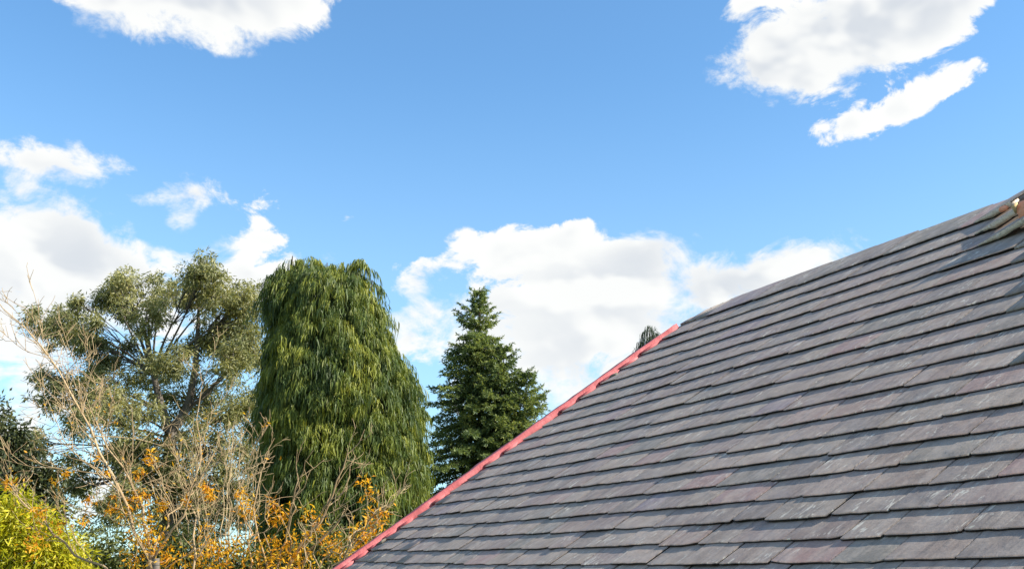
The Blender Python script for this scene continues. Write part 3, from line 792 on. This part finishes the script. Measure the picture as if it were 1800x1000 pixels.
def leaf_clumps(spots, Y, r, per, spread, size, width, droop=0.3):
    C = np.array([np3(at(x, y, Y + dy)) for x, y, dy, s_ in spots]); sc = np.array([s_ for *_, s_ in spots])
    n_each = np.maximum(3, (per * sc).astype(int)); n = n_each.sum()
    d = r.normal(size=(n, 3)) * np.repeat(sc, n_each)[:, None] * spread
    pos = np.repeat(C, n_each, 0) + d
    dr = unit(r.normal(0, 0.7, (n, 3)) + [0, 0, -droop])
    return pos, dr, unit(r.normal(size=(n, 3)) + [0, 0, 0.6]), r.uniform(*size, n), r.uniform(*width, n)

def pale_tree():
    Y = 10.2; sh = Shrub(5); r = sh.r
    base = np3(at(268, 1000, Y)); b0 = base.copy(); base[2] = 0
    root = thing_root('bare_tree', base, 'pale nearly bare small tree spreading thin branches beside the yellow-green bush', 'tree')
    sh.limb(np.array([base, base + [0.05, 0, 1.2], b0 - [0, 0, 0.5], np3(at(264, 985, Y))]), 0.055, 0.036, 0)
    L = [([(264,985),(238,928),(216,856),(187,798),(155,719),(128,660),(80,600),(10,520)],.046,.006),
         ([(264,985),(258,930),(230,842),(202,795),(168,745),(150,690)],.042,.006),
         ([(266,985),(284,910),(306,870),(331,842),(350,780)],.032,.005),
         ([(338,1010),(333,892),(329,856),(346,806),(346,700),(346,640)],.032,.005),
         ([(230,1015),(173,1000),(119,968),(61,921),(0,860),(-40,830)],.036,.012),
         ([(223,885),(187,849),(119,798),(72,744),(40,690),(0,640)],.018,.004),
         ([(270,980),(313,928),(360,834),(425,795)],.036,.005),
         ([(338,993),(396,899),(457,809),(482,762)],.020,.004),
         ([(216,856),(190,830),(130,835),(60,820),(0,790)],.014,.004),
         ([(187,798),(182,730),(165,650),(163,600)],.014,.003),
         ([(155,719),(190,690),(208,650),(222,612)],.014,.003),
         ([(128,660),(100,640),(60,620),(20,610),(-20,560)],.010,.003),
         ([(200,790),(140,700),(90,640),(60,560),(40,540)],.012,.003),
         ([(238,928),(180,900),(110,890),(30,880)],.012,.003),
         ([(280,1010),(350,960),(400,940),(470,900)],.018,.004)]
    for pts, r0, r1 in L: sh.limb(wob(pts, Y, r, 0.5), r0 * 0.38, r1 * 0.5, 2, 1.7)
    stub = np3(at(274, 1000, Y - .15)); t2 = Tubes()
    t2.add([stub - [0, 0, 0.5], stub, np3(at(274, 981, Y - .15))], [0.04, 0.036, 0.034], 9)
    t2.add([np3(at(274, 981, Y - .15)), np3(at(274, 980.6, Y - .15))], [0.034, 0.0005], 9)
    child('branches', sh.tb.mesh('branches'), bark_pale, root)
    o = child('cut_stub', t2.mesh('cut_stub'), bark_grey, root)
    spots = [(265,805,0,1.),(185,830,.1,.6),(115,833,0,.7),(95,845,0,.4),(235,880,0,1.1),(255,872,0,.9),(262,925,0,1.5),(250,945,.1,1.2),(370,868,0,.9),(360,856,0,.7),(158,878,0,.7),(195,893,0,.5),(285,888,0,.9),(245,832,.1,.9),
             (225,905,0,.8),(66,905,-.2,.9),(62,958,-.2,1.),(15,846,-.1,.8),(150,910,0,.5),(420,865,0,.8),(270,960,0,1.3),(235,985,0,1.),(200,870,0,.4),(170,805,.2,.4),(330,880,0,.6),(300,985,0,1.3),(105,925,0,.5)]
    tp = np.array(sh.tips); idx = r.choice(len(tp), 110); lo = tp[idx]; lo = lo[lo[:, 2] < 4.9]
    spots = [(x, y, d_, s_ * (0.6 if y < 890 else 1.0)) for x, y, d_, s_ in spots]
    a = leaf_clumps(spots, Y, r, 75, 0.062, (0.028, 0.080), (0.010, 0.024))
    m = 2; n2 = len(lo) * m
    b = (np.repeat(lo, m, 0) + r.normal(0, 0.03, (n2, 3)), unit(r.normal(0, 1, (n2, 3)) - [0, 0, .4]), unit(r.normal(size=(n2, 3))), r.uniform(.035, .065, n2), r.uniform(.012, .022, n2))
    me = leaves_mesh('leaves', *[np.concatenate([x, y]) for x, y in zip(a, b)])
    child('leaves', me, m_orange, root)
m_orange = mat_leaf('autumn_leaf', [(0.0, (0.46, 0.15, 0.015)), (0.35, (0.70, 0.32, 0.018)), (0.75, (0.84, 0.48, 0.025)), (1.0, (0.88, 0.62, 0.08))], 0.5, 0.5, 0.3, 0.25, 1.5)
pale_tree()

def orange_shrub(name, label, Y, seed, limbs, spots, base_x, bark, lv=2, dens=0.8, per=42):
    sh = Shrub(seed); r = sh.r
    base = np3(at(base_x, 1000, Y)); base[2] = 0
    root = thing_root(name, base, label, 'shrub')
    for pts, r0 in limbs:
        P = wob(pts, Y, r, 0.45)
        low = curve(base + r.normal(0, .1, 3) * [1, 1, 0], P[0], [r.normal(0, .1), r.normal(0, .1), 0.2], 8)
        sh.limb(low, r0 * 1.5, r0, 0); sh.limb(P, r0, 0.0035, lv, dens)
    child('branches', sh.tb.mesh('branches'), bark, root)
    if spots:
        me = leaves_mesh('leaves', *leaf_clumps(spots, Y, r, per * 1.6, 0.068, (0.028, 0.080), (0.010, 0.026)))
        child('leaves', me, m_orange, root)
    print(name, sh.tb.n)
orange_shrub('autumn_shrub', 'shrub fanning pale bare stems over orange leaves below the weeping conifer', 11.0, 31,
    [([(500,1000),(539,941),(584,877),(612,812),(645,758)],.017),([(505,1000),(545,935),(598,870),(625,800)],.014),([(511,990),(520,938),(531,877),(542,832),(548,804)],.011),
     ([(489,990),(517,916),(534,854),(570,804)],.011),([(520,1000),(598,916),(640,894),(696,862)],.014),([(530,1000),(556,916),(612,866),(657,840)],.012),([(480,1000),(470,930),(480,880),(495,850)],.008),
     ([(470,1000),(450,920),(452,860),(470,800),(484,770)],.012),([(545,1010),(600,960),(650,930),(690,880)],.010),([(440,1000),(430,930),(400,880),(395,840)],.010)],
    [(470,970,0,1.6),(500,985,0,1.7),(455,985,0,1.4),(515,965,-.1,1.4),(545,905,0,.8),(500,905,0,.8),(505,960,0,1.3),(530,990,0,1.4),(590,958,0,.9),(545,938,0,.7),(640,848,0,.6),(653,868,0,.7),(575,948,0,.7),(630,930,0,.4),
     (485,908,0,.7),(380,960,.1,1.3),(365,945,0,1.2),(400,985,0,1.3),(420,960,0,1.0),(440,905,.1,.8),(430,885,0,.7),(560,918,0,.6),(480,885,0,.5),(350,985,0,1.2),(610,980,0,.8),(380,990,0,1.2)], 505, bark_pale)
orange_shrub('hedge_shrub', 'tangled shrub with small orange leaves close against the red verge', 10.0, 41,
    [([(600,1010),(620,960),(660,920),(700,880)],.010),([(590,1010),(600,960),(630,915),(690,850)],.010),([(570,1010),(590,970),(640,950),(680,920)],.008),([(560,1010),(560,960),(580,920),(620,890)],.008),
     ([(580,1010),(650,930),(680,890),(715,850)],.009),([(550,1010),(540,960),(545,930)],.008),([(610,1010),(640,965),(665,935)],.008)],
    [(655,925,0,.9),(670,918,0,.8),(640,935,0,.8),(635,950,0,.8),(620,962,0,.7),(648,905,0,.6),(585,965,0,.6),(645,958,0,.6),(672,900,0,.5)], 585, twig_beige, 2, 1.25, 30)
orange_shrub('brown_thicket', 'tangle of fine bare brown twigs in front of the gum tree', 14.0, 51,
    [([(330 + 8 * i, 1010), (310 + 10 * i, 930), (292 + 12 * i, 850), (270 + 15 * i, 750 - 9 * (i % 4) + 8 * abs(i - 7))], .009) for i in range(15)], [], 390, twig_beige, 2, 1.1)

# ---- leafy bushes at the left edge
def leafy_bush(name, label, cat, Y, seed, blobs, base_x, mat, per, size, width, spread, bark, droop=0.5):
    r = np.random.default_rng(seed); base = np3(at(base_x, 1000, Y)); base[2] = 0
    root = thing_root(name, base, label, cat)
    tb = Tubes(); C = []
    for (x, y, rx, ry, m) in blobs:
        c = np3(at(x, y, Y)); sc = Y / F_PX; rad = np.array([rx, (rx + ry) / 2, ry]) * sc
        tb.add(curve(base + r.normal(0, .15, 3) * [1, 1, 0], c, [0, 0, .2], 9), np.linspace(0.03, 0.008, 9), 5)
        for i in range(m):
            q = c + unit(r.normal(size=3)) * rad * r.random() ** 0.4
            if r.random() < .5: tb.add(curve(c + (q - c) * .2, q, r.normal(0, .05, 3), 4), np.linspace(.007, .003, 4), 3)
            C.append(q)
    C = np.array(C); n = len(C) * per
    d = r.normal(size=(n, 3)) * spread
    dr = unit(d / spread * 0.5 + r.normal(0, 0.5, (n, 3)) + [0, 0, -droop])
    me = leaves_mesh('foliage', np.repeat(C, per, 0) + d, dr, unit(r.normal(size=(n, 3)) + [0, 0, .5]), r.uniform(*size, n), r.uniform(*width, n))
    child('foliage', me, mat, root); child('stems', tb.mesh('stems'), bark, root)
m_yg = mat_leaf('yellow_green_leaf', [(0.0, (0.16, 0.19, 0.012)), (0.4, (0.38, 0.39, 0.018)), (0.8, (0.60, 0.54, 0.03)), (1.0, (0.72, 0.58, 0.05))], 0.45, 0.45, 0.35, 0.2, 1.2)
leafy_bush('bamboo_bush', 'yellow-green narrow-leaved bush glowing in the sun under the bare tree', 'bush', 11.6, 61,
    [(10,900,50,45,90),(60,940,55,50,110),(105,975,40,35,70),(20,970,70,60,130),(80,1010,80,50,120),(-40,940,60,80,90),(0,1080,150,70,120),(150,1090,120,60,90)], 70, m_yg, 20, (0.06, 0.12), (0.012, 0.024), 0.06, bark_pale)
m_dk = mat_leaf('dark_leaf', [(0.0, (0.02, 0.03, 0.015)), (0.5, (0.055, 0.07, 0.025)), (0.85, (0.13, 0.13, 0.04)), (1.0, (0.26, 0.23, 0.07))], 0.25, 0.4, 0.45, 0.35, 1.0)
leafy_bush('evergreen_tree', 'dark glossy broadleaf tree rising behind the yellow-green bush', 'tree', 16.0, 71,
    [(-10,740,22,40,34),(5,790,35,40,70),(38,762,14,14,14),(20,830,55,45,110),(60,850,40,35,70),(30,880,70,40,110),(90,830,22,16,18),(-40,800,60,80,110),(-30,900,80,80,120),(80,900,40,30,50),(55,795,18,10,12)], -20, m_dk, 22, (0.06, 0.11), (0.025, 0.045), 0.075, bark_dark)
m_gn = mat_leaf('low_green_leaf', [(0.0, (0.03, 0.045, 0.015)), (0.5, (0.08, 0.10, 0.025)), (1.0, (0.20, 0.20, 0.05))], 0.3)
leafy_bush('garden_bush', 'dull green leafy bush low behind the bare tree stems', 'bush', 14.0, 81,
    [(250,990,80,50,120),(330,980,70,50,110),(180,985,60,40,80),(420,1000,70,50,100),(300,1060,200,60,160),(500,1010,80,50,100),(600,1010,70,40,80),(560,960,50,40,50)], 320, m_gn, 20, (0.05, 0.09), (0.018, 0.034), 0.08, bark_dark)
